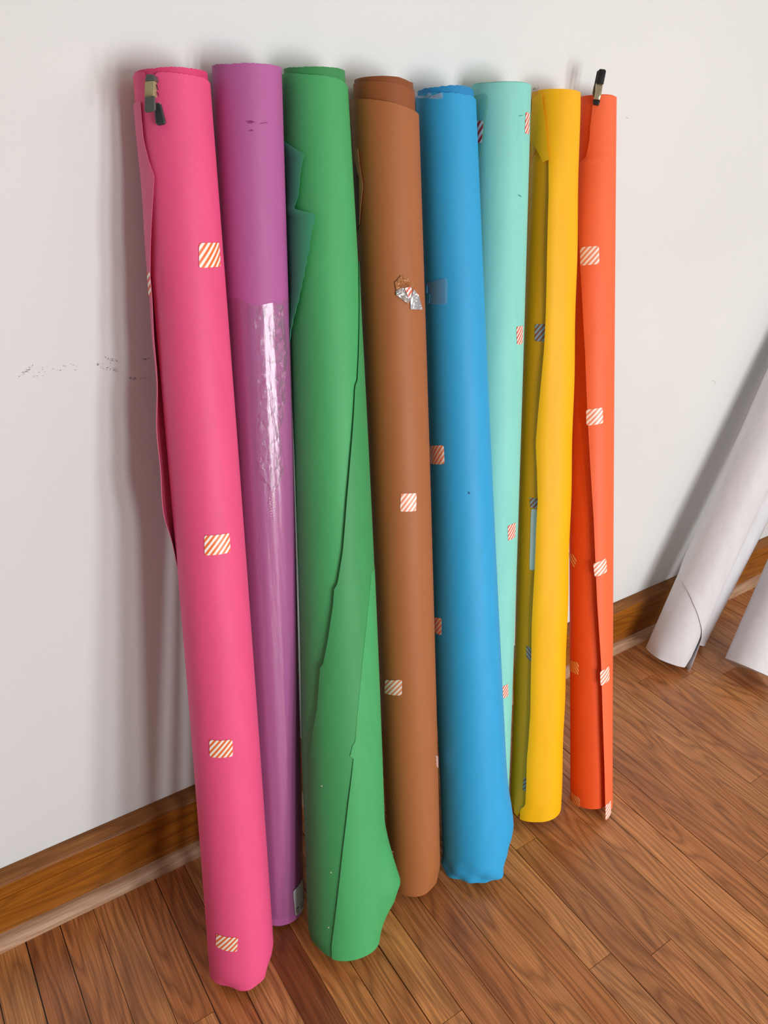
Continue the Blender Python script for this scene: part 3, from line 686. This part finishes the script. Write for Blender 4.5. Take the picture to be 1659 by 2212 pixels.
Fc = [(0, 1, 2, 3), (7, 6, 5, 4), (0, 4, 5, 1), (1, 5, 6, 2), (2, 6, 7, 3), (3, 7, 4, 0)]
wall = struct(link('wall_back', V, Fc, WALLM, None, smooth=False))
V = [(-1.7, -3.4, 2.4), (4.3, -3.4, 2.4), (4.3, .1, 2.4), (-1.7, .1, 2.4), (-1.7, -3.4, 2.5), (4.3, -3.4, 2.5), (4.3, .1, 2.5), (-1.7, .1, 2.5)]
struct(link('ceiling', V, Fc, plain('ceiling_paint', (206, 200, 190), .8, spec=.1), None, smooth=False))
# scuffs on the paint
V = []; Fc = []; rs = random.Random(4)
def scuff(cx, cy, w_, h_, n, slope=0):
    for _ in range(n):
        x = rs.gauss(0, .33)*w_; y = rs.gauss(0, .33)*h_-slope*x; l = rs.uniform(.8, 3.2); hh = rs.uniform(.4, .9)
        P = [on_wall(q, -.0004) for q in ((cx+x, cy+y), (cx+x+l, cy+y-l*.2), (cx+x+l, cy+y-l*.2+hh), (cx+x, cy+y+hh))]
        b = len(V); V.extend(P); Fc.append((b, b+1, b+2, b+3))
scuff(55, 801, 22, 10, 26, .5); scuff(237, 778, 36, 10, 22, -.3); scuff(242, 798, 36, 8, 26, -.2); scuff(214, 787, 18, 3, 8); scuff(296, 817, 34, 3, 24); scuff(313, 776, 18, 4, 10)
scuff(90, 803, 90, 14, 16, .3); scuff(150, 790, 60, 14, 10, .2); scuff(1353, 253, 8, 3, 2)
link('scuff_marks', V, Fc, plain('scuff_grey', (118, 108, 104), .7), wall)
V = []; Fc = []
P = [(1539, 821), (1543, 823), (1545, 826), (1547, 828)]
for p, q in zip(P, P[1:]):
    b = len(V); V += [on_wall((p[0], p[1]), -.0004), on_wall((q[0], q[1]), -.0004), on_wall((q[0], q[1]+.8), -.0004), on_wall((p[0], p[1]+.8), -.0004)]; Fc.append((b, b+1, b+2, b+3))
link('hair_line_crack', V, Fc, plain('crack_grey', (150, 144, 140), .7), wall)

# baseboard and shoe moulding, extruded profiles
def extrude(name, prof, mat, x0=-1.7, x1=4.3, uoff=0.0):
    V = []; UV = []; Fc = []; n = len(prof); acc = 0; us = []
    for i, p in enumerate(prof):
        if i: acc += math.hypot(p[0]-prof[i-1][0], p[1]-prof[i-1][1])
        us.append(acc)
    N = 40
    for k in range(N+1):
        x = x0+(x1-x0)*k/N
        for i, p in enumerate(prof): V.append((x, p[0], p[1])); UV.append((x+uoff, us[i]+uoff))
    for k in range(N):
        for i in range(n-1): Fc.append((k*n+i, k*n+i+1, (k+1)*n+i+1, (k+1)*n+i))
    return struct(link(name, V, Fc, mat, None, uvs=UV, smooth=False))
BASEM = wood('varnished_baseboard', (96, 50, 10), (158, 92, 18), (176, 106, 26), rough=.3, coat=.35, scale=.8, grain=.9)
BASECAP = wood('baseboard_cap_wood', (96, 56, 26), (140, 90, 46), (156, 104, 58), rough=.55, coat=0, spec=.2, scale=.8)
SHOE = wood('shoe_moulding_wood', (140, 96, 66), (196, 156, 124), (214, 178, 146), rough=.5, coat=0, grain=.9)
HB = .1345
extrude('baseboard_back', [(-.0, HB-.004), (-.0195, HB-.012), (-.021, HB-.016), (-.0212, .094), (-.0195, .0932), (-.0195, .0922), (-.0212, .0916), (-.0215, .0)], BASEM, uoff=3.3)
extrude('trim_1', [(-.0, HB), (-.006, HB), (-.010, HB-.002), (-.0205, HB-.009), (-.0222, HB-.012), (-.0212, HB-.014)], BASECAP, uoff=9.1)
arc = [(-.0215, .020)]+[(-.0215-.0195*math.sin(a), .020*math.cos(a)) for a in np.linspace(.15, math.pi/2, 8)]
extrude('trim_2', arc, SHOE, uoff=5.7)

# ------------------------------------------------------------------ light
def area(name, loc, tgt, sx, sy, power, color=(1, 1, 1)):
    l = D.lights.new(name, 'AREA'); l.shape = 'RECTANGLE'; l.size = sx; l.size_y = sy; l.energy = power; l.color = color
    o = D.objects.new(name, l); COL.objects.link(o); o.location = loc
    o.rotation_euler = (Vector(tgt)-Vector(loc)).to_track_quat('-Z', 'Y').to_euler(); return o
for az, e in ((-4, 27), (6, 32), (15, 32)):
    a = math.radians(az); d = 2.9
    area('window_light', (.6+d*math.sin(a), -d*math.cos(a), .80), (.6, 0, .35), .26, 1.2, e*.68, (.97, .985, 1.0))
area('room_bounce', (2.6, -1.6, 1.9), (.8, 0, .2), 1.6, 1.2, 11, (1, .96, .90))
w = D.worlds.new('world'); bpy.context.scene.world = w; w.use_nodes = True
nt = w.node_tree; bg = nt.nodes['Background']; tcn = nt.nodes.new('ShaderNodeTexCoord'); sx = nt.nodes.new('ShaderNodeSeparateXYZ'); rp_ = nt.nodes.new('ShaderNodeValToRGB')
mr = nt.nodes.new('ShaderNodeMapRange'); mr.inputs[1].default_value = -1; mr.inputs[2].default_value = 1
nt.links.new(tcn.outputs[0], sx.inputs[0]); nt.links.new(sx.outputs[2], mr.inputs[0]); nt.links.new(mr.outputs[0], rp_.inputs[0]); nt.links.new(rp_.outputs[0], bg.inputs[0])
e = rp_.color_ramp.elements; e[0].position = .3; e[0].color = (.60, .58, .57, 1); e[1].position = .8; e[1].color = (.80, .79, .76, 1)
bg.inputs[1].default_value = .43
sc = bpy.context.scene
sc.view_settings.view_transform = 'Standard'; sc.view_settings.look = 'None'; sc.view_settings.exposure = -0.1
sc.cycles.max_bounces = 7; sc.cycles.transparent_max_bounces = 12
